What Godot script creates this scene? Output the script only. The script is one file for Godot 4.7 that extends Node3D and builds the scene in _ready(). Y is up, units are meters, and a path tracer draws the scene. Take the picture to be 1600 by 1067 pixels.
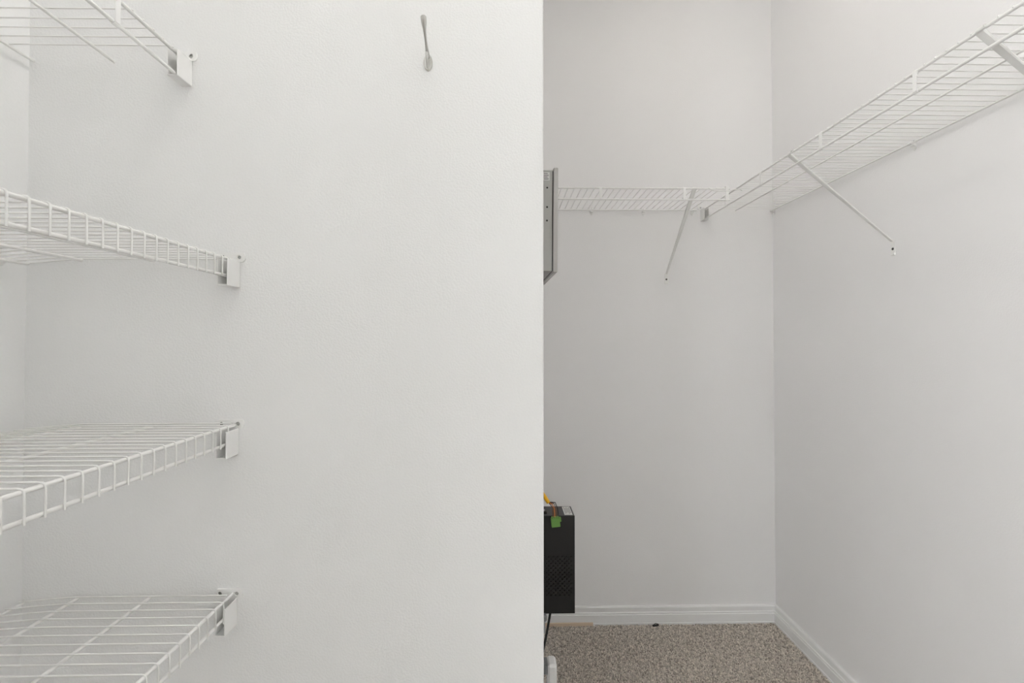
extends Node3D

# ---------------------------------------------------------------- helpers
var M := {}
var used := {}

func numbered(called: String) -> String:
	if not used.has(called):
		used[called] = 0
		return called
	used[called] += 1
	return "%s_%03d" % [called, used[called]]

func start() -> SurfaceTool:
	var st := SurfaceTool.new()
	st.begin(Mesh.PRIMITIVE_TRIANGLES)
	return st

func mesh_node(called: String, mesh: Mesh, m: Material, parent: Node = null) -> MeshInstance3D:
	var o := MeshInstance3D.new()
	o.mesh = mesh
	o.material_override = m
	if parent == null:
		o.name = numbered(called)
		add_child(o)
	else:
		o.name = called
		parent.add_child(o, true)
	return o

func obj(called: String, st: SurfaceTool, m: Material, parent: Node = null) -> MeshInstance3D:
	return mesh_node(called, st.commit(), m, parent)

func tag(o: Node, label: String, category: String, group := "") -> void:
	o.set_meta("label", label)
	o.set_meta("category", category)
	if group != "":
		o.set_meta("group", group)

func thing(called: String, label: String, category: String, at := Vector3.ZERO, turn := 0.0, group := "") -> Node3D:
	var o := Node3D.new()
	o.name = numbered(called)
	add_child(o)
	o.position = at
	o.rotation.y = turn
	tag(o, label, category, group)
	return o

func dup(root: Node3D, at: Vector3, turn: float, label: String) -> Node3D:
	var o: Node3D = root.duplicate()
	o.name = numbered(String(root.name).rstrip("0123456789").trim_suffix("_"))
	add_child(o)
	o.position = at
	o.rotation.y = turn
	o.set_meta("label", label)
	return o

func struct(called: String, st: SurfaceTool, m: Material) -> MeshInstance3D:
	var o := obj(called, st, m)
	o.set_meta("kind", "structure")
	return o

func tri(st: SurfaceTool, a: Vector3, b: Vector3, c: Vector3, n: Vector3) -> void:
	var g := (b - a).cross(c - a)
	if g.length_squared() < 1e-20:
		return
	var f := g.normalized()
	if f.dot(n) < 0.0:
		f = -f
	for v in ([a, c, b] if g.dot(n) > 0.0 else [a, b, c]):
		st.set_normal(f)
		st.add_vertex(v)

func quad(st: SurfaceTool, a: Vector3, b: Vector3, c: Vector3, d: Vector3, n: Vector3) -> void:
	tri(st, a, b, c, n)
	tri(st, a, c, d, n)

# a box from lo to hi whose twelve edges are chamfered by e, moved by t
func box(st: SurfaceTool, lo: Vector3, hi: Vector3, e := 0.0, t := Transform3D.IDENTITY) -> void:
	var c := (lo + hi) / 2.0
	var h := (hi - lo) / 2.0
	e = minf(e, 0.49 * 2.0 * minf(h.x, minf(h.y, h.z)))
	for ax in 3:
		var u := (ax + 1) % 3
		var v := (ax + 2) % 3
		for s in [-1.0, 1.0]:
			var n := Vector3.ZERO
			n[ax] = s
			var p := []
			for k in [[-1, -1], [1, -1], [1, 1], [-1, 1]]:
				var w := Vector3.ZERO
				w[ax] = s * h[ax]
				w[u] = k[0] * (h[u] - e)
				w[v] = k[1] * (h[v] - e)
				p.append(t * (c + w))
			quad(st, p[0], p[1], p[2], p[3], t.basis * n)
	if e <= 0.0:
		return
	for ax in 3:
		var u := (ax + 1) % 3
		var v := (ax + 2) % 3
		for su in [-1.0, 1.0]:
			for sv in [-1.0, 1.0]:
				var p := []
				for k in [[-1, 0], [1, 0], [1, 1], [-1, 1]]:
					var w := Vector3.ZERO
					w[ax] = k[0] * (h[ax] - e)
					w[u] = su * (h[u] - (e if k[1] == 0 else 0.0))
					w[v] = sv * (h[v] - (0.0 if k[1] == 0 else e))
					p.append(t * (c + w))
				var n := Vector3.ZERO
				n[u] = su
				n[v] = sv
				quad(st, p[0], p[1], p[2], p[3], t.basis * n)
	for sx in [-1.0, 1.0]:
		for sy in [-1.0, 1.0]:
			for sz in [-1.0, 1.0]:
				var n := Vector3(sx, sy, sz)
				var a := c + n * (h - Vector3(0, e, e))
				var b := c + n * (h - Vector3(e, 0, e))
				var d := c + n * (h - Vector3(e, e, 0))
				tri(st, t * a, t * b, t * d, t.basis * n)

# a round bar along points; rad is one radius or one per point; ry flattens it
func tube(st: SurfaceTool, pts: Array, rad, seg := 8, ry := 1.0, caps := true) -> void:
	var n := pts.size()
	var rings := []
	var norms := []
	var t0: Vector3 = (pts[1] - pts[0]).normalized()
	var side := t0.cross(Vector3.UP)
	if side.length() < 0.1:
		side = t0.cross(Vector3.FORWARD)
	side = side.normalized()
	for i in n:
		var t: Vector3
		if i == 0:
			t = pts[1] - pts[0]
		elif i == n - 1:
			t = pts[i] - pts[i - 1]
		else:
			t = (pts[i + 1] - pts[i]).normalized() + (pts[i] - pts[i - 1]).normalized()
		t = t.normalized()
		side = (side - t * side.dot(t)).normalized()
		var up := side.cross(t)
		var r: float = rad[i] if rad is Array else rad
		var ring := []
		var nr := []
		for k in seg:
			var a := TAU * k / seg
			ring.append(pts[i] + side * cos(a) * r + up * sin(a) * r * ry)
			nr.append((side * cos(a) + up * sin(a) / ry).normalized())
		rings.append(ring)
		norms.append(nr)
	for i in n - 1:
		for k in seg:
			var l := (k + 1) % seg
			for q in [[i, k], [i + 1, l], [i + 1, k], [i, k], [i, l], [i + 1, l]]:
				st.set_normal(norms[q[0]][q[1]])
				st.add_vertex(rings[q[0]][q[1]])
	if caps:
		for e in [0, n - 1]:
			var d: Vector3 = (pts[0] - pts[1]) if e == 0 else (pts[n - 1] - pts[n - 2])
			for k in seg:
				tri(st, pts[e], rings[e][k], rings[e][(k + 1) % seg], d)

# turned shape: profile of (radius, height) about the axis at c
func lathe(st: SurfaceTool, c: Vector3, axis: Vector3, prof: Array, seg := 16, squash := Vector2.ONE) -> void:
	var a := axis.normalized()
	var u := a.cross(Vector3.UP)
	if u.length() < 0.1:
		u = a.cross(Vector3.BACK)
	u = u.normalized()
	var v := a.cross(u)
	for i in prof.size() - 1:
		for k in seg:
			var p := []
			for q in [[i, k], [i, k + 1], [i + 1, k + 1], [i + 1, k]]:
				var an: float = TAU * q[1] / seg
				var r: float = prof[q[0]].x
				p.append(c + a * prof[q[0]].y + u * cos(an) * r * squash.x + v * sin(an) * r * squash.y)
			var am := TAU * (k + 0.5) / seg
			var dr: float = prof[i + 1].x - prof[i].x
			var dh: float = prof[i + 1].y - prof[i].y
			var nn := (u * cos(am) + v * sin(am)) * dh - a * dr
			if nn.length() < 1e-9:
				nn = a
			quad(st, p[0], p[1], p[2], p[3], nn)

# a profile in (out, up) pulled along from a to b, out being the direction away from the wall
func moulding(st: SurfaceTool, a: Vector3, b: Vector3, out: Vector3, prof: Array) -> void:
	var n := prof.size()
	var mid := Vector2.ZERO
	for p in prof:
		mid += p / n
	for i in n:
		var p: Vector2 = prof[i]
		var q: Vector2 = prof[(i + 1) % n]
		var e := q - p
		var nn := Vector2(e.y, -e.x)
		if nn.dot((p + q) / 2.0 - mid) < 0.0:
			nn = -nn
		quad(st, a + out * p.x + Vector3.UP * p.y, b + out * p.x + Vector3.UP * p.y, b + out * q.x + Vector3.UP * q.y, a + out * q.x + Vector3.UP * q.y, out * nn.x + Vector3.UP * nn.y)
	var poly := PackedVector2Array(prof)
	var ix := Geometry2D.triangulate_polygon(poly)
	for k in range(0, ix.size(), 3):
		for e in [a, b]:
			var w := []
			for j in 3:
				w.append(e + out * poly[ix[k + j]].x + Vector3.UP * poly[ix[k + j]].y)
			tri(st, w[0], w[1], w[2], (a - b) if e == a else (b - a))

func noise_image(size: int, freq: float, kind: int, octaves: int, seed_: int) -> Image:
	var f := FastNoiseLite.new()
	f.seed = seed_
	f.noise_type = kind
	f.frequency = freq
	f.fractal_octaves = octaves
	f.fractal_type = FastNoiseLite.FRACTAL_FBM
	return f.get_seamless_image(size, size)

func paint(c: Color, rough: float, metal := 0.0) -> StandardMaterial3D:
	var m := StandardMaterial3D.new()
	m.albedo_color = c
	m.roughness = rough
	m.metallic = metal
	return m

func wall_paint(c: Color, strength: float) -> StandardMaterial3D:
	var m := paint(c, 0.75)
	var im := noise_image(1024, 0.05, FastNoiseLite.TYPE_SIMPLEX_SMOOTH, 3, 11)
	im.bump_map_to_normal_map(3.0)
	m.normal_enabled = true
	m.normal_texture = ImageTexture.create_from_image(im)
	m.normal_scale = strength
	m.uv1_triplanar = true
	m.uv1_world_triplanar = true
	m.uv1_scale = Vector3.ONE * 3.2
	return m

# ---------------------------------------------------------------- the place's measures (metres, floor at 0)
const NEAR_Z := -0.998      # face of the wall that carries the coat hook
const BACK_Z := -2.146
const LEFT_X := -0.955
const RIGHT_X := 1.2012
const CORNER_X := 0.084     # outside corner of the hook wall
const REAR_Z := 4.6  # far end of the added room
const OPEN_Z := 0.38       # end of the left wall
const FAR_X := -3.0  # left wall of the added room
const CEIL := 2.95
const EYE := 1.24308
const SHELF_Y := 1.81641    # rod shelves on the right and the back
const RAIL_R := 0.0033

# ---------------------------------------------------------------- wire shelves
# local axes: x along the wall, y up, z away from the wall; y = 0 is the middle of the front top rail
func clip_label(where: String) -> String:
	return "small white plastic wall clip holding the back rail of the " + where

func rod_shelf(label: String, length: float, first_wire: float, last_wire: float, straps: Array, ends: Array) -> Node3D:
	var o := thing("wire_shelf", label, "shelf")
	var st := start()
	tube(st, [Vector3(ends[0], 0, 0.317), Vector3(ends[1], 0, 0.317)], 0.0034, 10)
	obj("front_rail", st, M.wire, o)
	st = start()
	tube(st, [Vector3(ends[0], -0.0421, 0.317), Vector3(ends[1], -0.0421, 0.317)], 0.0034, 10)
	obj("hanging_rail", st, M.wire, o)
	st = start()
	tube(st, [Vector3(0.012, -0.0005, 0.172), Vector3(length - 0.004, -0.0005, 0.172)], 0.0028, 8)
	obj("middle_rail", st, M.wire, o)
	st = start()
	tube(st, [Vector3(0.012, -0.0005, 0.013), Vector3(length - 0.004, -0.0005, 0.013)], 0.0028, 8)
	obj("wall_rail", st, M.wire, o)
	st = start()
	tube(st, [Vector3(0, 0.0035, 0.009), Vector3(0, 0.0036, 0.15), Vector3(0, 0.0044, 0.314), Vector3(0, 0.0035, 0.3195), Vector3(0, 0.0008, 0.3214)], 0.0013, 6)
	var wire := st.commit()
	var x := first_wire
	while x < last_wire:
		var w := mesh_node("deck_wire", wire, M.wire, o)
		w.position.x = x
		x += 0.0254
	st = start()
	box(st, Vector3(-0.0055, -0.043, 0.3203), Vector3(0.0055, 0.001, 0.3222), 0.0006)
	tube(st, [Vector3(-0.0055, 0, 0.317), Vector3(0.0055, 0, 0.317)], 0.0046, 12)
	tube(st, [Vector3(-0.0055, -0.0421, 0.317), Vector3(0.0055, -0.0421, 0.317)], 0.0046, 12)
	var strap := st.commit()
	for sx in straps:
		var s := mesh_node("strap", strap, M.plastic, o)
		s.position.x = sx
	return o

func linen_shelf(label: String, length: float, first_gap: float) -> Node3D:
	var o := thing("linen_shelf", label, "shelf")
	const F := 0.4165
	var st := start()
	tube(st, [Vector3(0, 0, F), Vector3(length - 0.004, 0, F)], 0.0030, 10)
	obj("front_rail", st, M.wire, o)
	st = start()
	tube(st, [Vector3(0, -0.0329, F), Vector3(length - 0.004, -0.0329, F)], 0.0030, 10)
	obj("lip_rail", st, M.wire, o)
	for z in [0.2615, 0.121]:
		st = start()
		tube(st, [Vector3(0.0, -0.0006, z), Vector3(length - 0.014, -0.0006, z)], 0.0031, 8)
		obj("middle_rail", st, M.wire, o)
	st = start()
	tube(st, [Vector3(0.0, -0.0085, 0.017), Vector3(length - 0.014, -0.0085, 0.017)], 0.0028, 8)
	obj("wall_rail", st, M.wire, o)
	var deck := [Vector3(0, -0.0045, 0.011), Vector3(0, -0.0035, 0.03), Vector3(0, 0.0005, 0.075), Vector3(0, 0.0037, 0.122), Vector3(0, 0.0039, 0.262), Vector3(0, 0.0042, F - 0.004)]
	st = start()
	tube(st, deck, 0.0014, 6)
	var short_wire := st.commit()
	st = start()
	tube(st, deck + [Vector3(0, 0.0037, F + 0.001), Vector3(0, 0.0018, F + 0.0036), Vector3(0, -0.002, F + 0.0044), Vector3(0, -0.0365, F + 0.0044)], 0.0014, 6)
	var long_wire := st.commit()
	var k := 0
	while first_gap + 0.0254 * k < length - 0.01:
		var w := mesh_node("deck_wire", short_wire if k < 1 else long_wire, M.wire, o)
		w.position.x = length - first_gap - 0.0254 * k
		k += 1
	return o

# plastic bracket that takes the end of a shelf's lip; local z leaves the wall, the rail sits at x = 0, y = 0
func end_bracket(label: String, dy: float, side: float, screws: Array, group: String) -> Node3D:
	var o := thing("end_bracket", label, "bracket", Vector3.ZERO, 0.0, group)
	var plate := CSGCombiner3D.new()
	plate.name = "mounting_plate"
	o.add_child(plate)
	var pts := PackedVector2Array()
	var l := -0.033
	var r := 0.019
	var b := dy - 0.001
	var t := dy + 0.0175
	for c in [[r - 0.005, t - 0.004, 0], [l + 0.003, t - 0.003, 1], [l + 0.003, b + 0.003, 2], [r - 0.007, b + 0.007, 3]]:
		var rr: float = [0.004, 0.003, 0.003, 0.007][c[2]]
		for k in 5:
			var a: float = PI / 2.0 * (c[2] + k / 4.0)
			pts.append(Vector2((c[0] + cos(a) * rr) * side, c[1] + sin(a) * rr))
	var body := CSGPolygon3D.new()
	body.polygon = pts
	body.depth = 0.003
	body.position.z = 0.003
	body.material = M.plastic
	plate.add_child(body)
	for hx in [-0.0262, 0.0070]:
		var cut := CSGCylinder3D.new()
		cut.radius = 0.0041
		cut.height = 0.02
		cut.sides = 14
		cut.operation = CSGShape3D.OPERATION_SUBTRACTION
		cut.rotation.x = PI / 2
		cut.position = Vector3(hx * side, dy + 0.0085, 0)
		cut.material = M.plastic
		plate.add_child(cut)
	var st := start()
	var lo := dy - 0.0515
	var hi := dy - 0.0005
	for w in [[-0.0128, -0.0106], [0.0058, 0.0078]]:
		box(st, Vector3(minf(w[0] * side, w[1] * side), lo, 0.0), Vector3(maxf(w[0] * side, w[1] * side), hi, 0.045), 0.0006)
	box(st, Vector3(minf(-0.0126 * side, 0.0076 * side), lo - 0.0012, 0.0), Vector3(maxf(-0.0126 * side, 0.0076 * side), lo + 0.0012, 0.0448), 0.0006)
	box(st, Vector3(minf(-0.0126 * side, 0.0076 * side), lo, 0.0), Vector3(maxf(-0.0126 * side, 0.0076 * side), hi + 0.003, 0.002), 0.0004)
	obj("channel", st, M.plastic, o)
	for hx in [-0.0262, 0.0070]:
		st = start()
		if hx in screws:
			lathe(st, Vector3(hx * side, dy + 0.0085, 0), Vector3.BACK, [Vector2(0.0034, 0.0), Vector2(0.0033, 0.0014), Vector2(0.0018, 0.002), Vector2(0.0011, 0.0012), Vector2(0, 0.0012)], 12)
			obj("screw", st, M.steel, o)
		else:
			lathe(st, Vector3(hx * side, dy + 0.0085, 0), Vector3.BACK, [Vector2(0.0041, 0.0002), Vector2(0.0018, 0.0004), Vector2(0, 0.0004)], 12)
			obj("anchor_hole", st, M.anchor, o)
	return o

# slanted support: origin on the wall below, local z away from the wall; bar runs up to the front rail
func shelf_brace(label: String, rise: float, reach: float, group: String) -> Node3D:
	var o := thing("shelf_brace", label, "brace", Vector3.ZERO, 0.0, group)
	var a := Vector3(0, 0.0, 0.004)
	var b := Vector3(0, rise - 0.004, reach + 0.003)
	var d := (b - a).normalized()
	var n := Vector3.RIGHT.cross(d).normalized()
	var st := start()
	# a folded steel strip: shallow channel, open to the wall side
	var prof := [Vector2(-0.009, 0.0), Vector2(-0.009, 0.0022), Vector2(-0.0072, 0.0042), Vector2(0.0072, 0.0042), Vector2(0.009, 0.0022), Vector2(0.009, 0.0), Vector2(0.0076, 0.0), Vector2(0.0066, 0.0028), Vector2(-0.0066, 0.0028), Vector2(-0.0076, 0.0)]
	if n.dot(Vector3(0, -1, 0)) < 0.0:
		n = -n
	var count := prof.size()
	for i in count:
		var p: Vector2 = prof[i]
		var q: Vector2 = prof[(i + 1) % count]
		var e := q - p
		var nn := Vector3.RIGHT * -e.y + n * e.x
		var pa := a + Vector3.RIGHT * p.x * 0.55 + n * p.y * 0.6
		var pb := b + Vector3.RIGHT * p.x + n * p.y
		var qa := a + Vector3.RIGHT * q.x * 0.55 + n * q.y * 0.6
		var qb := b + Vector3.RIGHT * q.x + n * q.y
		quad(st, pa, pb, qb, qa, nn)
	obj("bar", st, M.wire, o)
	st = start()
	var hook := []
	for k in 7:
		var an := -0.5 + PI * 1.15 * k / 6.0
		hook.append(Vector3(0, rise + sin(an) * 0.0052, reach + cos(an) * 0.0052))
	for k in hook.size() - 1:
		var p: Vector3 = hook[k]
		var q: Vector3 = hook[k + 1]
		var out := ((p + q) / 2.0 - Vector3(0, rise, reach)).normalized()
		for w in [0.0, 0.0012]:
			quad(st, p + Vector3(-0.007, 0, 0) + out * w, p + Vector3(0.007, 0, 0) + out * w, q + Vector3(0.007, 0, 0) + out * w, q + Vector3(-0.007, 0, 0) + out * w, out if w > 0.0 else -out)
	obj("hook", st, M.wire, o)
	st = start()
	box(st, Vector3(-0.0085, -0.0435, 0.0), Vector3(0.0085, 0.002, 0.0024), 0.0008)
	box(st, Vector3(-0.0078, -0.0445, 0.0), Vector3(0.0078, -0.037, 0.0036), 0.0008)
	obj("foot", st, M.wire, o)
	st = start()
	lathe(st, Vector3(0, -0.0245, 0.0022), Vector3.BACK, [Vector2(0.0042, 0.0), Vector2(0.004, 0.001), Vector2(0.0022, 0.0018), Vector2(0.0014, 0.0008), Vector2(0, 0.0008)], 12)
	obj("screw", st, M.dark_steel, o)
	return o

func wall_clip(label: String, group: String) -> Node3D:
	var o := thing("wall_clip", label, "clip", Vector3.ZERO, 0.0, group)
	var st := start()
	box(st, Vector3(-0.007, -0.014, 0.0), Vector3(0.007, 0.009, 0.004), 0.001)
	tube(st, [Vector3(-0.006, -0.0005, 0.013), Vector3(0.006, -0.0005, 0.013)], 0.0046, 12)
	box(st, Vector3(-0.006, -0.0095, 0.003), Vector3(0.006, -0.003, 0.012), 0.001)
	# pointed lower lip of the clip
	tri(st, Vector3(-0.006, -0.013, 0.004), Vector3(0.006, -0.013, 0.004), Vector3(0, -0.024, 0.002), Vector3(0, -0.3, 1))
	tri(st, Vector3(-0.006, -0.013, 0.0), Vector3(-0.006, -0.013, 0.004), Vector3(0, -0.024, 0.002), Vector3(-1, -0.5, 0))
	tri(st, Vector3(0.006, -0.013, 0.0), Vector3(0.006, -0.013, 0.004), Vector3(0, -0.024, 0.002), Vector3(1, -0.5, 0))
	tri(st, Vector3(-0.006, -0.013, 0.0), Vector3(0.006, -0.013, 0.0), Vector3(0, -0.024, 0.002), Vector3(0, -0.3, -1))
	obj("saddle", st, M.plastic, o)
	st = start()
	lathe(st, Vector3(0, 0.0062, 0.0038), Vector3.BACK, [Vector2(0.0018, 0.0), Vector2(0.0016, 0.0007), Vector2(0, 0.0008)], 10)
	obj("screw", st, M.dark_steel, o)
	return o

func _ready() -> void:
	# ------------------------------------------------ camera, fill sky, unseen lamps, added panel, exposure
	var cam := Camera3D.new()
	cam.name = "camera"
	cam.projection = Camera3D.PROJECTION_FRUSTUM
	cam.keep_aspect = Camera3D.KEEP_HEIGHT
	cam.near = 0.05
	cam.far = 50.0
	cam.size = 0.05 * 1067.0 / 764.316
	cam.frustum_offset = Vector2(0, -0.05 * (533.5 - 520.64) / 764.316)
	cam.position = Vector3(0, EYE, 0)
	cam.rotation = Vector3(0.01434, -0.01927, 0)
	add_child(cam)
	cam.current = true

	var we := WorldEnvironment.new()
	we.name = "world"
	var env := Environment.new()
	env.background_mode = Environment.BG_COLOR
	env.background_color = Color(0.985, 0.993, 1.0)
	env.background_energy_multiplier = 9.8  # white surroundings turned up as fill through the added window
	env.tonemap_mode = Environment.TONE_MAPPER_LINEAR
	env.tonemap_exposure = 0.985
	env.sdfgi_enabled = true
	env.ssao_enabled = true
	env.ssil_enabled = true
	we.environment = env
	add_child(we)

	var lamp := OmniLight3D.new()  # out of view, casts the bracket and shelf shadows on the walls
	lamp.name = "unseen_ceiling_lamp_light"
	lamp.position = Vector3(-0.02, 2.80, -0.83)
	lamp.light_color = Color(1.0, 0.99, 0.97)
	lamp.light_energy = 0.29
	lamp.light_size = 0.05
	lamp.omni_range = 9.0
	lamp.omni_attenuation = 2.0
	lamp.shadow_enabled = true
	add_child(lamp)
	var lamp2 := OmniLight3D.new()  # out of view, throws the upper shelf shadow on the right wall
	lamp2.name = "unseen_second_lamp_light"
	lamp2.position = Vector3(-1.16, 2.80, 1.0)
	lamp2.light_color = Color(0.985, 0.993, 1.0)
	lamp2.light_energy = 0.08
	lamp2.light_size = 0.05
	lamp2.omni_range = 9.0
	lamp2.omni_attenuation = 2.0
	lamp2.shadow_enabled = true
	add_child(lamp2)

	var panel := AreaLight3D.new()  # added fill light to brighten the back of the closet
	panel.name = "added_fill_panel_light"
	panel.area_size = Vector2(0.56, 0.56)
	panel.position = Vector3(0.66, CEIL - 0.035, -1.45)
	panel.rotation.x = -PI / 2
	panel.light_color = Color(1.0, 0.99, 0.97)
	panel.light_energy = 0.02
	panel.area_range = 9.0
	panel.area_attenuation = 2.0
	panel.shadow_enabled = true
	add_child(panel)

	# ------------------------------------------------ materials
	M.wall = wall_paint(Color(0.957, 0.957, 0.954), 0.35)
	M.closet_wall = wall_paint(Color(0.957, 0.952, 0.951), 0.22)
	M.ceiling = paint(Color(0.955, 0.955, 0.945), 0.9)
	M.trim = paint(Color(0.955, 0.953, 0.95), 0.4)
	M.wire = paint(Color(0.95, 0.948, 0.938), 0.38)
	M.plastic = paint(Color(0.962, 0.96, 0.953), 0.42)
	M.steel = paint(Color(0.72, 0.72, 0.71), 0.35, 0.8)
	M.dark_steel = paint(Color(0.32, 0.31, 0.30), 0.4, 0.6)
	M.anchor = paint(Color(0.55, 0.55, 0.53), 0.7)
	M.nickel = paint(Color(0.80, 0.795, 0.78), 0.3, 0.75)
	M.grey_metal = paint(Color(0.70, 0.70, 0.685), 0.5)
	M.grey_lid = paint(Color(0.76, 0.75, 0.74), 0.5)
	M.seam = paint(Color(0.07, 0.07, 0.07), 0.8)
	M.black = paint(Color(0.045, 0.045, 0.048), 0.5)
	M.black_top = paint(Color(0.20, 0.205, 0.21), 0.45)
	M.rubber = paint(Color(0.05, 0.05, 0.05), 0.45)
	M.paper = paint(Color(0.86, 0.86, 0.85), 0.7)
	M.print = paint(Color(0.35, 0.35, 0.36), 0.8)
	M.green = paint(Color(0.42, 0.60, 0.29), 0.45)
	M.yellow = paint(Color(0.97, 0.74, 0.12), 0.45)
	M.brown = paint(Color(0.42, 0.27, 0.15), 0.5)
	M.orange = paint(Color(0.80, 0.45, 0.12), 0.5)
	M.grey_plug = paint(Color(0.52, 0.53, 0.53), 0.5)
	M.wood = paint(Color(0.88, 0.80, 0.71), 0.8)
	M.lamp_glass = paint(Color(0.95, 0.95, 0.93), 0.3)  # glow shared by the unseen lamps and the added panel
	M.lamp_glass.emission_enabled = true
	M.lamp_glass.emission = Color(1.0, 0.97, 0.92)
	M.lamp_glass.emission_energy_multiplier = 1.2

	room()
	shelves()
	hook()
	boxes()
	carpet()
	lamps(lamp.position, lamp2.position)

# ---------------------------------------------------------------- room shell
func room() -> void:
	var T := 0.12
	var st := start()
	box(st, Vector3(FAR_X - T, -0.15, BACK_Z - T), Vector3(RIGHT_X + T, 0.0, REAR_Z + T))
	var fl := struct("floor", st, M.carpet_base if M.has("carpet_base") else carpet_material())
	fl.set_meta("label", "closet floor")
	st = start()
	box(st, Vector3(FAR_X - T, CEIL, BACK_Z - T), Vector3(RIGHT_X + T, CEIL + 0.15, REAR_Z + T))
	struct("ceiling", st, M.ceiling)
	# wall with the coat hook: a vertical prism whose outside corner is rounded like a bead
	st = start()
	var r := 0.004
	var plan := [Vector2(LEFT_X - T, NEAR_Z)]
	for k in 6:
		var a := PI / 2.0 * (1.0 - k / 5.0)
		plan.append(Vector2(CORNER_X - r + cos(a) * r, NEAR_Z - r + sin(a) * r))
	plan.append_array([Vector2(CORNER_X, NEAR_Z - T), Vector2(LEFT_X - T, NEAR_Z - T)])
	for i in plan.size():
		var p: Vector2 = plan[i]
		var q: Vector2 = plan[(i + 1) % plan.size()]
		var e := q - p
		quad(st, Vector3(p.x, 0, p.y), Vector3(q.x, 0, q.y), Vector3(q.x, CEIL, q.y), Vector3(p.x, CEIL, p.y), Vector3(-e.y, 0, e.x) if Vector2(-e.y, e.x).dot((p + q) / 2.0 - Vector2(-0.4, NEAR_Z - T / 2)) > 0 else Vector3(e.y, 0, -e.x))
	struct("wall_hook", st, M.wall)
	st = start()
	box(st, Vector3(CORNER_X - T, 0, BACK_Z - T), Vector3(CORNER_X, CEIL, NEAR_Z - T))
	struct("wall_inner", st, M.closet_wall)
	st = start()
	box(st, Vector3(CORNER_X, 0, BACK_Z - T), Vector3(RIGHT_X + T, CEIL, BACK_Z))
	struct("wall_back", st, M.closet_wall)
	st = start()
	box(st, Vector3(RIGHT_X, 0, BACK_Z), Vector3(RIGHT_X + T, CEIL, REAR_Z + T))
	struct("wall_right", st, M.closet_wall)
	st = start()
	box(st, Vector3(LEFT_X - T, 0, NEAR_Z), Vector3(LEFT_X, CEIL, OPEN_Z))
	struct("wall_left", st, M.wall)
	# room added behind the camera; its wide window lets in the fill light
	st = start()
	box(st, Vector3(FAR_X - T, 0, OPEN_Z - T), Vector3(LEFT_X - T, CEIL, OPEN_Z))
	struct("added_wall_return", st, M.wall)
	st = start()
	box(st, Vector3(FAR_X - T, 0, OPEN_Z), Vector3(FAR_X, CEIL, 1.5))
	box(st, Vector3(FAR_X - T, 0, 4.1), Vector3(FAR_X, CEIL, REAR_Z))
	box(st, Vector3(FAR_X - T, 0, 1.5), Vector3(FAR_X, 0.25, 4.1))
	box(st, Vector3(FAR_X - T, 2.25, 1.5), Vector3(FAR_X, CEIL, 4.1))
	struct("added_wall_far_left", st, M.wall)
	st = start()
	box(st, Vector3(FAR_X - T, 0, REAR_Z), Vector3(RIGHT_X, CEIL, REAR_Z + T))
	struct("added_wall_rear", st, M.wall)
	st = start()
	for y in [0.25, 2.21]:
		box(st, Vector3(FAR_X - T, y, 1.5), Vector3(FAR_X + 0.012, y + 0.04, 4.1), 0.003)
	for z in [1.5, 2.78, 4.06]:
		box(st, Vector3(FAR_X - T, 0.29, z), Vector3(FAR_X + 0.012, 2.21, z + 0.04), 0.003)
	struct("added_window_1", st, M.trim)
	# baseboards: flat board with a double bead above
	var prof := [Vector2(0, 0.0), Vector2(0.015, 0.0), Vector2(0.015, 0.015), Vector2(0.0135, 0.0165), Vector2(0.0135, 0.0495), Vector2(0.0105, 0.0515), Vector2(0.0118, 0.0545), Vector2(0.0118, 0.0575), Vector2(0.0088, 0.0605), Vector2(0.0088, 0.0625), Vector2(0.0095, 0.079), Vector2(0.007, 0.0835), Vector2(0.0, 0.0845)]
	st = start()
	moulding(st, Vector3(CORNER_X, 0, BACK_Z), Vector3(RIGHT_X, 0, BACK_Z), Vector3.BACK, prof)
	struct("baseboard_back", st, M.trim)
	st = start()
	moulding(st, Vector3(RIGHT_X, 0, BACK_Z + 0.0), Vector3(RIGHT_X, 0, REAR_Z), Vector3.LEFT, prof)
	struct("baseboard_right", st, M.trim)
	st = start()
	moulding(st, Vector3(CORNER_X, 0, BACK_Z), Vector3(CORNER_X, 0, NEAR_Z + 0.0135), Vector3.RIGHT, prof)
	struct("baseboard_inner", st, M.trim)
	st = start()
	moulding(st, Vector3(LEFT_X, 0, NEAR_Z), Vector3(CORNER_X, 0, NEAR_Z), Vector3.BACK, prof)
	struct("baseboard_hook", st, M.trim)
	st = start()
	moulding(st, Vector3(LEFT_X, 0, NEAR_Z), Vector3(LEFT_X, 0, OPEN_Z), Vector3.RIGHT, prof)
	struct("baseboard_left", st, M.trim)

func carpet_material() -> StandardMaterial3D:
	var m := paint(Color(0.50, 0.46, 0.41), 0.95)
	var im := noise_image(1024, 0.09, FastNoiseLite.TYPE_VALUE, 2, 4)
	im.convert(Image.FORMAT_RGB8)
	for y in im.get_height():
		for x in im.get_width():
			var v := im.get_pixel(x, y).r
			im.set_pixel(x, y, Color(0.36, 0.33, 0.29).lerp(Color(0.66, 0.62, 0.56), v))
	m.albedo_color = Color.WHITE
	m.albedo_texture = ImageTexture.create_from_image(im)
	m.uv1_triplanar = true
	m.uv1_world_triplanar = true
	m.uv1_scale = Vector3.ONE * 2.0
	return m

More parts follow.
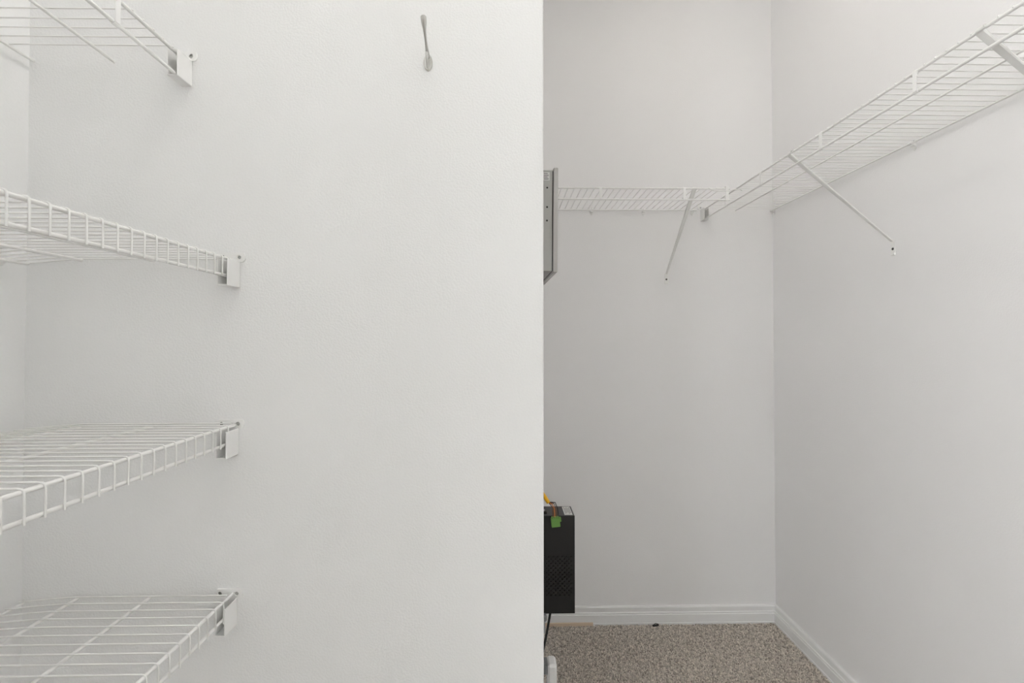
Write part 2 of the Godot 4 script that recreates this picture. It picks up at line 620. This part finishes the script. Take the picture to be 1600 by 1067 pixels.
func carpet() -> void:
	# cut pile: short flared tufts, each with its own lean, height and yarn tone
	var st := start()
	var rings := [[0.0, 0.0016], [0.004, 0.0024], [0.0075, 0.0021], [0.0088, 0.0008]]
	for i in rings.size() - 1:
		for k in 5:
			var a := TAU * k / 5.0
			var b := TAU * (k + 1) / 5.0
			var p0 := Vector3(cos(a) * rings[i][1], rings[i][0], sin(a) * rings[i][1])
			var p1 := Vector3(cos(b) * rings[i][1], rings[i][0], sin(b) * rings[i][1])
			var q0 := Vector3(cos(a) * rings[i + 1][1], rings[i + 1][0], sin(a) * rings[i + 1][1])
			var q1 := Vector3(cos(b) * rings[i + 1][1], rings[i + 1][0], sin(b) * rings[i + 1][1])
			quad(st, p0, p1, q1, q0, Vector3(cos(a), 0.3, sin(a)))
	var mm := MultiMesh.new()
	mm.transform_format = MultiMesh.TRANSFORM_3D
	mm.use_colors = true
	mm.mesh = st.commit()
	var rng := RandomNumberGenerator.new()
	rng.seed = 77
	var blotch := FastNoiseLite.new()
	blotch.seed = 5
	blotch.noise_type = FastNoiseLite.TYPE_SIMPLEX_SMOOTH
	blotch.frequency = 55.0
	blotch.fractal_octaves = 3
	var at := []
	var step := 0.0043
	var z := BACK_Z + 0.017
	while z < -0.25:
		var x := (CORNER_X + 0.017) if z < NEAR_Z + 0.017 else LEFT_X + 0.017
		while x < RIGHT_X - 0.016:
			at.append(Vector3(x + rng.randf_range(-0.0016, 0.0016), 0, z + rng.randf_range(-0.0016, 0.0016)))
			x += step
		z += step
	mm.instance_count = at.size()
	for i in at.size():
		var p: Vector3 = at[i]
		var b := Basis(Vector3.UP, rng.randf() * TAU).rotated(Vector3(1, 0, 0), rng.randf_range(-0.45, 0.45)).rotated(Vector3(0, 0, 1), rng.randf_range(-0.45, 0.45))
		b = b.scaled(Vector3(1, rng.randf_range(0.75, 1.15), 1) * 1.15)
		mm.set_instance_transform(i, Transform3D(b, p))
		var v := clampf(0.52 + 0.5 * blotch.get_noise_2d(p.x, p.z) + rng.randfn(0.0, 0.26), 0.0, 1.0)
		var c := Color(0.36, 0.315, 0.265).lerp(Color(0.95, 0.875, 0.785), v)
		mm.set_instance_color(i, c)
	var o := MultiMeshInstance3D.new()
	o.name = "carpet_pile"
	o.multimesh = mm
	var m := paint(Color.WHITE, 1.0)
	m.vertex_color_use_as_albedo = true
	o.material_override = m
	o.set_meta("kind", "stuff")
	tag(o, "speckled grey beige cut pile carpet covering the closet floor", "carpet")
	add_child(o)

# ---------------------------------------------------------------- shelves and their hardware
func shelves() -> void:
	var L := 1.30          # the left shelves run this far from the hook wall
	var left_at := func(y: float) -> Vector3: return Vector3(LEFT_X, y, NEAR_Z + L)
	# left, top: a rod shelf
	var s := rod_shelf("topmost white wire shelf on the left wall with a hanging rail below its front", L, L - 0.053 - 48 * 0.0254, L - 0.05, [L - 0.187, L - 0.492, L - 0.797, L - 1.102], [0.0, L - 0.004])
	s.position = left_at.call(1.8056)
	s.rotation = Vector3(0, PI / 2, 0)
	s.rotate_object_local(Vector3.BACK, -0.0168)
	s.position.y = 1.8056 + sin(0.0168) * (L - 0.068)
	# left, lower three: close-mesh linen shelves
	var names := ["second white wire shelf from the top on the left wall, its underside seen", "third white wire shelf from the top on the left wall, lip facing forward", "lowest white wire shelf on the left wall, its deck seen from above"]
	var ys := [EYE + 0.1591, EYE - 0.1703, EYE - 0.50606]
	var gaps := [0.0057, 0.0068, 0.0175]
	for i in 3:
		var o := linen_shelf(names[i], L, gaps[i])
		o.set_meta("group", "linen shelves on the left wall")
		o.position = left_at.call(ys[i])
		o.rotation.y = PI / 2
	var front := LEFT_X + 0.4165
	var b := end_bracket("white plastic bracket holding the topmost left shelf, under its front corner", 0.0055, 1.0, [0.0070], "end brackets on the hook wall")
	b.position = Vector3(LEFT_X + 0.317, 1.8045, NEAR_Z)
	var words := ["second white plastic bracket from the top on the hook wall, single hole showing", "third white plastic bracket from the top on the hook wall, two holes showing", "lowest white plastic bracket on the hook wall, at the end of the lowest shelf"]
	var dys := [0.0, -0.006, -0.0085]
	for i in 3:
		b = end_bracket(words[i], dys[i], 1.0, [0.0070], "end brackets on the hook wall")
		b.position = Vector3(front, ys[i], NEAR_Z)
	var cl: Node3D
	for i in 3:
		cl = wall_clip("small white clip on the left wall under the back rail of the " + ["second", "third", "lowest"][i] + " shelf", "wall clips on the left wall")
		cl.position = Vector3(LEFT_X, ys[i] - 0.0085, NEAR_Z + 0.062)
		cl.rotation.y = PI / 2

	# right wall: rod shelf along the whole wall, local x runs towards +z from the back wall
	var RL := 2.55
	var first := 1.2 - 0.0254 * 46
	s = rod_shelf("long white wire shelf running along the right wall with hanging rail", RL, first, RL, [0.2378, 0.5004, 0.8153, 1.1256, 1.436, 1.746, 2.056, 2.366], [0.004, RL - 0.004])
	s.position = Vector3(RIGHT_X, SHELF_Y, BACK_Z)
	s.rotation.y = -PI / 2
	b = end_bracket("white plastic bracket on the back closet wall holding the end of the right shelf", 0.0055, -1.0, [0.0070], "")
	b.position = Vector3(RIGHT_X - 0.317, SHELF_Y, BACK_Z)
	var br := shelf_brace("slanted white support brace on the right wall nearer the back corner", SHELF_Y - 1.5483, 0.317, "braces of the rod shelves")
	br.position = Vector3(RIGHT_X, 1.5483, -1.4765)
	br.rotation.y = -PI / 2
	br = dup(br, Vector3(RIGHT_X, 1.5483, -0.877), -PI / 2, "slanted white support brace of the right shelf nearest the camera, only its top in view")
	cl = wall_clip("white wall clip on the right wall in the back corner of the shelf", "wall clips of the rod shelves")
	cl.position = Vector3(RIGHT_X, SHELF_Y, -2.131)
	cl.rotation.y = -PI / 2
	dup(cl, Vector3(RIGHT_X, SHELF_Y, -1.3935), -PI / 2, "white wall clip on the right wall midway along the long shelf")
	dup(cl, Vector3(RIGHT_X, SHELF_Y, -0.66), -PI / 2, "white wall clip on the right wall nearest the camera")

	# back wall: rod shelf from the inner wall to the right shelf
	var BL := 0.775
	s = rod_shelf("short white wire shelf across the back closet wall", BL, 0.012, BL - 0.01, [0.2842, 0.6023], [0.004, 0.776])
	s.position = Vector3(CORNER_X, SHELF_Y, BACK_Z)
	br = shelf_brace("slanted white support brace under the short shelf on the back closet wall", SHELF_Y - 1.5365, 0.317, "braces of the rod shelves")
	br.position = Vector3(0.7235, 1.5365, BACK_Z)
	for i in 3:
		dup(cl, Vector3([0.392, 0.6223, 0.8392][i], SHELF_Y, BACK_Z), 0.0, ["first", "second", "third"][i] + " white wall clip from the grey box along the back closet wall")
	# the hook that ties the back shelf to the right shelf
	var c := thing("corner_hook", "small white corner hook joining the back shelf to the right shelf", "hook", Vector3(0.8475, SHELF_Y, BACK_Z + 0.317))
	var st := start()
	tube(st, [Vector3(-0.071, 0.001, 0.0065), Vector3(-0.066, -0.002, 0.0075), Vector3(-0.050, -0.0095, 0.0075), Vector3(0.008, -0.0095, 0.0075), Vector3(0.018, -0.005, 0.0075), Vector3(0.030, -0.004, 0.0075), Vector3(0.048, -0.002, 0.0075), Vector3(0.056, -0.008, 0.0075)], 0.0022, 8)
	obj("rod", st, M.wire, c)
	st = start()
	box(st, Vector3(-0.006, -0.046, 0.0036), Vector3(0.006, 0.009, 0.0075), 0.0008)
	box(st, Vector3(-0.006, 0.0036, -0.005), Vector3(0.006, 0.009, 0.005), 0.0008)
	obj("strap", st, M.plastic, c)

# ---------------------------------------------------------------- coat hook
func hook() -> void:
	var o := thing("coat_hook", "small satin metal coat hook screwed high on the wall", "hook", Vector3(-0.1527, 1.811, NEAR_Z))
	var st := start()
	lathe(st, Vector3.ZERO, Vector3.BACK, [Vector2(0.0092, 0.0), Vector2(0.0092, 0.002), Vector2(0.008, 0.0036), Vector2(0.005, 0.0048), Vector2(0.0, 0.0052)], 24, Vector2(1.0, 1.85))
	obj("back_plate", st, M.nickel, o)
	st = start()
	var pts := []
	var rad := []
	for k in 15:
		var t := k / 14.0
		pts.append(Vector3(0, 0.010 + 0.046 * t, 0.004 + 0.056 * (1.0 - pow(1.0 - t, 1.7)) * (0.75 + 0.25 * t)))
		rad.append(0.0046 - 0.0020 * sin(PI * minf(t * 1.25, 1.0)) + 0.0012 * smoothstep(0.6, 1.0, t))
	pts.append(pts[14] + Vector3(0, 0.0016, 0.0006))
	rad.append(0.0044)
	pts.append(pts[15] + Vector3(0, 0.001, 0.0003))
	rad.append(0.0028)
	tube(st, pts, rad, 14)
	obj("upper_prong", st, M.nickel, o)
	st = start()
	tube(st, [Vector3(0, -0.010, 0.003), Vector3(0, -0.008, 0.010), Vector3(0, -0.002, 0.0165), Vector3(0, 0.006, 0.0195), Vector3(0, 0.010, 0.020), Vector3(0, 0.0122, 0.0201)], [0.0032, 0.003, 0.0028, 0.0031, 0.0030, 0.0014], 12)
	obj("lower_prong", st, M.nickel, o)

# ---------------------------------------------------------------- grey wall box, black power unit, outlet
func boxes() -> void:
	# grey steel wiring box on the inner wall
	var o := thing("wiring_box", "grey metal wiring box with small knockout holes mounted on the inner wall", "wiring box", Vector3(CORNER_X, 1.44, -1.40))
	o.rotation = Vector3(0, 0.03, -0.008)
	var st := start()
	box(st, Vector3(-0.004, 0.002, -0.30), Vector3(0.058, 0.294, 0.0), 0.0012)
	obj("body", st, M.grey_metal, o)
	st = start()
	box(st, Vector3(0.056, 0.004, -0.298), Vector3(0.0615, 0.292, -0.002), 0.0)
	obj("seam", st, M.seam, o)
	st = start()
	box(st, Vector3(0.0605, -0.002, -0.305), Vector3(0.0735, 0.301, 0.004), 0.002)
	obj("lid", st, M.grey_lid, o)
	for y in [0.243, 0.187, 0.148]:
		st = start()
		lathe(st, Vector3(0.0425, y, -0.0008), Vector3.BACK, [Vector2(0.0027, 0.0), Vector2(0.0027, 0.0012), Vector2(0.0, 0.0010)], 12)
		obj("knockout", st, M.seam, o)
	st = start()
	lathe(st, Vector3(0.0425, 0.091, -0.0004), Vector3.BACK, [Vector2(0.0018, 0.0), Vector2(0.0014, 0.0012), Vector2(0.0, 0.0014)], 12)
	obj("rivet", st, M.steel, o)
	st = start()
	box(st, Vector3(0.030, 0.264, -0.0004), Vector3(0.0495, 0.288, 0.0005), 0.0)
	var sk := obj("sticker", st, M.paper, o)
	st = start()
	for k in 4:
		box(st, Vector3(0.0325, 0.2675 + 0.0052 * k, 0.0004), Vector3(0.0465 - 0.003 * (k % 2), 0.2692 + 0.0052 * k, 0.0008), 0.0)
	var pr := obj("print_lines", st, M.print, sk)
	pr.set_meta("kind", "stuff")

	# black power unit
	var u := thing("power_unit", "black metal power unit with a perforated side mounted low on the inner wall", "power unit", Vector3(CORNER_X, 0.466, -1.40))
	var W := 0.122
	var H := 0.276
	var D := 0.080
	st = start()
	box(st, Vector3(0.0, 0.0, -D), Vector3(W, H, -0.004), 0.0012)
	obj("case", st, M.black, u)
	st = start()
	box(st, Vector3(0.001, H - 0.001, -D + 0.001), Vector3(W - 0.001, H + 0.0008, -0.001), 0.0006)
	obj("top_plate", st, M.black_top, u)
	# front sheet with a staggered field of round holes, cut through to the case behind
	st = start()
	var cw := 0.0128
	var chh := 0.0128
	var x0 := 0.0125
	var y0 := 0.0500
	var nx := 8
	var ny := 9
	var x1 := x0 + nx * cw
	var y1 := y0 + ny * chh
	var fz := 0.0
	for rc in [[0.0, 0.0, W, y0], [0.0, y1, W, H], [0.0, y0, x0, y1], [x1, y0, W, y1]]:
		quad(st, Vector3(rc[0], rc[1], fz), Vector3(rc[2], rc[1], fz), Vector3(rc[2], rc[3], fz), Vector3(rc[0], rc[3], fz), Vector3.BACK)
	quad(st, Vector3(W, 0, fz), Vector3(W, 0, -0.004), Vector3(W, H, -0.004), Vector3(W, H, fz), Vector3.RIGHT)
	quad(st, Vector3(0, 0, fz), Vector3(0, 0, -0.004), Vector3(W, 0, -0.004), Vector3(W, 0, fz), Vector3.DOWN)
	quad(st, Vector3(0, H, fz), Vector3(0, H, -0.004), Vector3(W, H, -0.004), Vector3(W, H, fz), Vector3.UP)
	# diamond cells: a hole in the middle of each, and one at each corner
	for i in nx * 2:
		for j in ny * 2:
			var cx := x0 + (i + 0.5) * cw / 2.0
			var cy := y0 + (j + 0.5) * chh / 2.0
			var a := Vector3(cx - cw / 4, cy - chh / 4, fz)
			var b := Vector3(cx + cw / 4, cy - chh / 4, fz)
			var c := Vector3(cx + cw / 4, cy + chh / 4, fz)
			var d := Vector3(cx - cw / 4, cy + chh / 4, fz)
			if (i + j) % 2 == 1:
				quad(st, a, b, c, d, Vector3.BACK)
				continue
			var sq := [a, (a + b) / 2, b, (b + c) / 2, c, (c + d) / 2, d, (d + a) / 2]
			for k in 8:
				var an0 := TAU * (k - 3.0) / 8.0
				var an1 := TAU * (k - 2.0) / 8.0
				var h0 := Vector3(cx + cos(an0 - TAU / 4 + TAU / 4) * 0.0026, cy + sin(an0) * 0.0026, fz)
				var h1 := Vector3(cx + cos(an1) * 0.0026, cy + sin(an1) * 0.0026, fz)
				quad(st, sq[k], sq[(k + 1) % 8], h1, h0, Vector3.BACK)
				quad(st, h0, h1, h1 + Vector3(0, 0, -0.003), h0 + Vector3(0, 0, -0.003), Vector3(cx, cy, fz) - h0)
	obj("perforated_front", st, M.black, u)
	# paper label, terminal strip on the top
	st = start()
	box(st, Vector3(0.094, H + 0.0006, -0.074), Vector3(0.117, H + 0.0012, -0.006), 0.0)
	var lb := obj("paper_label", st, M.paper, u)
	st = start()
	for k in 5:
		box(st, Vector3(0.0975 + 0.0038 * k, H + 0.0010, -0.068 + 0.006 * (k % 2)), Vector3(0.0987 + 0.0038 * k, H + 0.0014, -0.012 - 0.007 * (k % 3)), 0.0)
	pr = obj("print_lines", st, M.print, lb)
	pr.set_meta("kind", "stuff")
	st = start()
	box(st, Vector3(0.008, H, -0.030), Vector3(0.044, H + 0.004, -0.016), 0.0006)
	obj("terminal_strip", st, M.seam, u)
	for k in 5:
		st = start()
		box(st, Vector3(0.012 + 0.006 * k, H + 0.002, -0.034), Vector3(0.0155 + 0.006 * k, H + 0.008, -0.029), 0.0006)
		obj("terminal_pin", st, M.steel, u)

	# yellow lead with the green plug that hangs over the front edge
	var g := thing("alarm_lead", "yellow jacketed lead with loose coloured wires and a green plug on the black unit", "cable", Vector3(CORNER_X, 0.742, -1.40))
	st = start()
	tube(st, [Vector3(-0.0, 0.085, -0.062), Vector3(0.022, 0.064, -0.058), Vector3(0.040, 0.040, -0.052), Vector3(0.052, 0.022, -0.046)], 0.0055, 10)
	obj("jacket", st, M.yellow, g)
	var cols := [M.brown, M.orange, M.brown, M.rubber]
	for k in 4:
		st = start()
		tube(st, [Vector3(0.051 + 0.001 * k, 0.024, -0.047), Vector3(0.058 + 0.004 * k, 0.018 + 0.003 * k, -0.034), Vector3(0.061 + 0.0045 * k, 0.016, -0.014), Vector3(0.060 + 0.0048 * k, 0.008, 0.002), Vector3(0.059 + 0.0048 * k, -0.002, 0.007)], 0.0014, 6)
		obj("wire", st, cols[k], g)
	st = start()
	var tl := Transform3D(Basis(Vector3.BACK, 0.10), Vector3(0.066, -0.013, 0.0085))
	box(st, Vector3(-0.0125, -0.0135, -0.007), Vector3(0.0125, 0.011, 0.007), 0.0012, tl)
	box(st, Vector3(0.0115, 0.000, -0.006), Vector3(0.0165, 0.011, 0.006), 0.001, tl)
	for k in 4:
		box(st, Vector3(-0.0105 + 0.0056 * k, 0.010, -0.005), Vector3(-0.0065 + 0.0056 * k, 0.0145, 0.005), 0.0006, tl)
	obj("plug", st, M.green, g)

	# power cord down to the outlet
	st = start()
	var cord := []
	var cv := Curve3D.new()
	cv.add_point(Vector3(0.1425, 0.467, -1.435), Vector3.ZERO, Vector3(0.002, -0.04, 0))
	cv.add_point(Vector3(0.126, 0.392, -1.42), Vector3(0.010, 0.025, 0), Vector3(-0.010, -0.022, 0.01))
	cv.add_point(Vector3(0.106, 0.330, -1.388), Vector3(0.002, 0.03, 0.0), Vector3.ZERO)
	for k in 21:
		cord.append(cv.sample_baked(cv.get_baked_length() * k / 20.0, true))
	tube(st, cord, 0.0034, 8)
	var co := obj("power_cord", st, M.rubber, u)
	co.position = -u.position

	var w := thing("wall_outlet", "white outlet plate low on the inner wall below the black unit", "outlet", Vector3(CORNER_X, 0.385, -1.40))
	st = start()
	box(st, Vector3(0, -0.058, -0.036), Vector3(0.005, 0.058, 0.036), 0.0015)
	obj("cover_plate", st, M.plastic, w)
	for y in [0.02, -0.02]:
		st = start()
		box(st, Vector3(0.004, y - 0.014, -0.0165), Vector3(0.0065, y + 0.014, 0.0165), 0.001)
		obj("receptacle", st, M.trim, w)
	st = start()
	box(st, Vector3(CORNER_X + 0.006, 0.418, -1.412), Vector3(CORNER_X + 0.036, 0.452, -1.380), 0.004)
	box(st, Vector3(CORNER_X + 0.012, 0.450, -1.408), Vector3(CORNER_X + 0.041, 0.468, -1.384), 0.004)
	var gp := obj("grey_plug", st, M.grey_plug)
	tag(gp, "grey plug in the upper socket of the outlet beside the black cord", "plug")
	var a := thing("power_adapter", "white plug-in power adapter with grey base in the lower socket", "adapter", Vector3(CORNER_X, 0.305, -1.375))
	st = start()
	box(st, Vector3(0.006, 0.002, -0.034), Vector3(0.0425, 0.034, -0.004), 0.002)
	box(st, Vector3(0.034, 0.006, -0.006), Vector3(0.0425, 0.030, 0.001), 0.001)
	obj("plug_base", st, M.grey_plug, a)
	st = start()
	box(st, Vector3(0.042, -0.060, -0.046), Vector3(0.068, 0.033, 0.003), 0.006)
	obj("adapter_body", st, M.plastic, a)

	# bits on the floor along the back wall
	st = start()
	box(st, Vector3(CORNER_X + 0.02, 0.0, BACK_Z + 0.0145), Vector3(0.392, 0.021, BACK_Z + 0.0205), 0.001)
	var ts := obj("tack_strip", st, M.wood)
	tag(ts, "bare tan wood strip along the foot of the back baseboard", "wood strip")
	st = start()
	box(st, Vector3(-0.016, 0.0, -0.005), Vector3(0.013, 0.006, 0.005), 0.002, Transform3D(Basis(Vector3.UP, 0.25), Vector3(0.663, 0.0085, BACK_Z + 0.026)))
	tube(st, [Vector3(0.650, 0.013, BACK_Z + 0.028), Vector3(0.662, 0.020, BACK_Z + 0.026), Vector3(0.676, 0.014, BACK_Z + 0.023)], 0.0013, 6)
	var cp := obj("cable_clip", st, M.rubber)
	tag(cp, "tiny black plastic clip lying on the carpet against the back baseboard", "clip")

# ---------------------------------------------------------------- the unseen lamps and the added fill panel
func lamps(a: Vector3, b: Vector3) -> void:
	var o := thing("unseen_ceiling_lamp", "unseen round flush ceiling lamp with a white glass bowl", "lamp", Vector3(a.x, CEIL, a.z))
	var st := start()
	lathe(st, Vector3.ZERO, Vector3.DOWN, [Vector2(0.0, 0.0), Vector2(0.09, 0.0), Vector2(0.09, 0.018), Vector2(0.078, 0.022)], 32)
	obj("lamp_base", st, M.trim, o)
	st = start()
	lathe(st, Vector3.ZERO, Vector3.DOWN, [Vector2(0.08, 0.02), Vector2(0.075, 0.035), Vector2(0.055, 0.050), Vector2(0.03, 0.057), Vector2(0.0, 0.059)], 32)
	obj("glass_bowl", st, M.lamp_glass, o)
	dup(o, Vector3(b.x, CEIL, b.z), 0.0, "unseen round flush ceiling lamp with a white glass bowl in the added room behind the camera")
	o = thing("added_fill_panel", "added square fill light panel over the back of the closet", "lamp", Vector3(0.66, CEIL, -1.45))
	st = start()
	box(st, Vector3(-0.31, -0.024, -0.31), Vector3(0.31, 0.0, 0.31), 0.003)
	obj("frame", st, M.trim, o)
	st = start()
	box(st, Vector3(-0.285, -0.027, -0.285), Vector3(0.285, -0.022, 0.285), 0.001)
	obj("diffuser", st, M.lamp_glass, o)
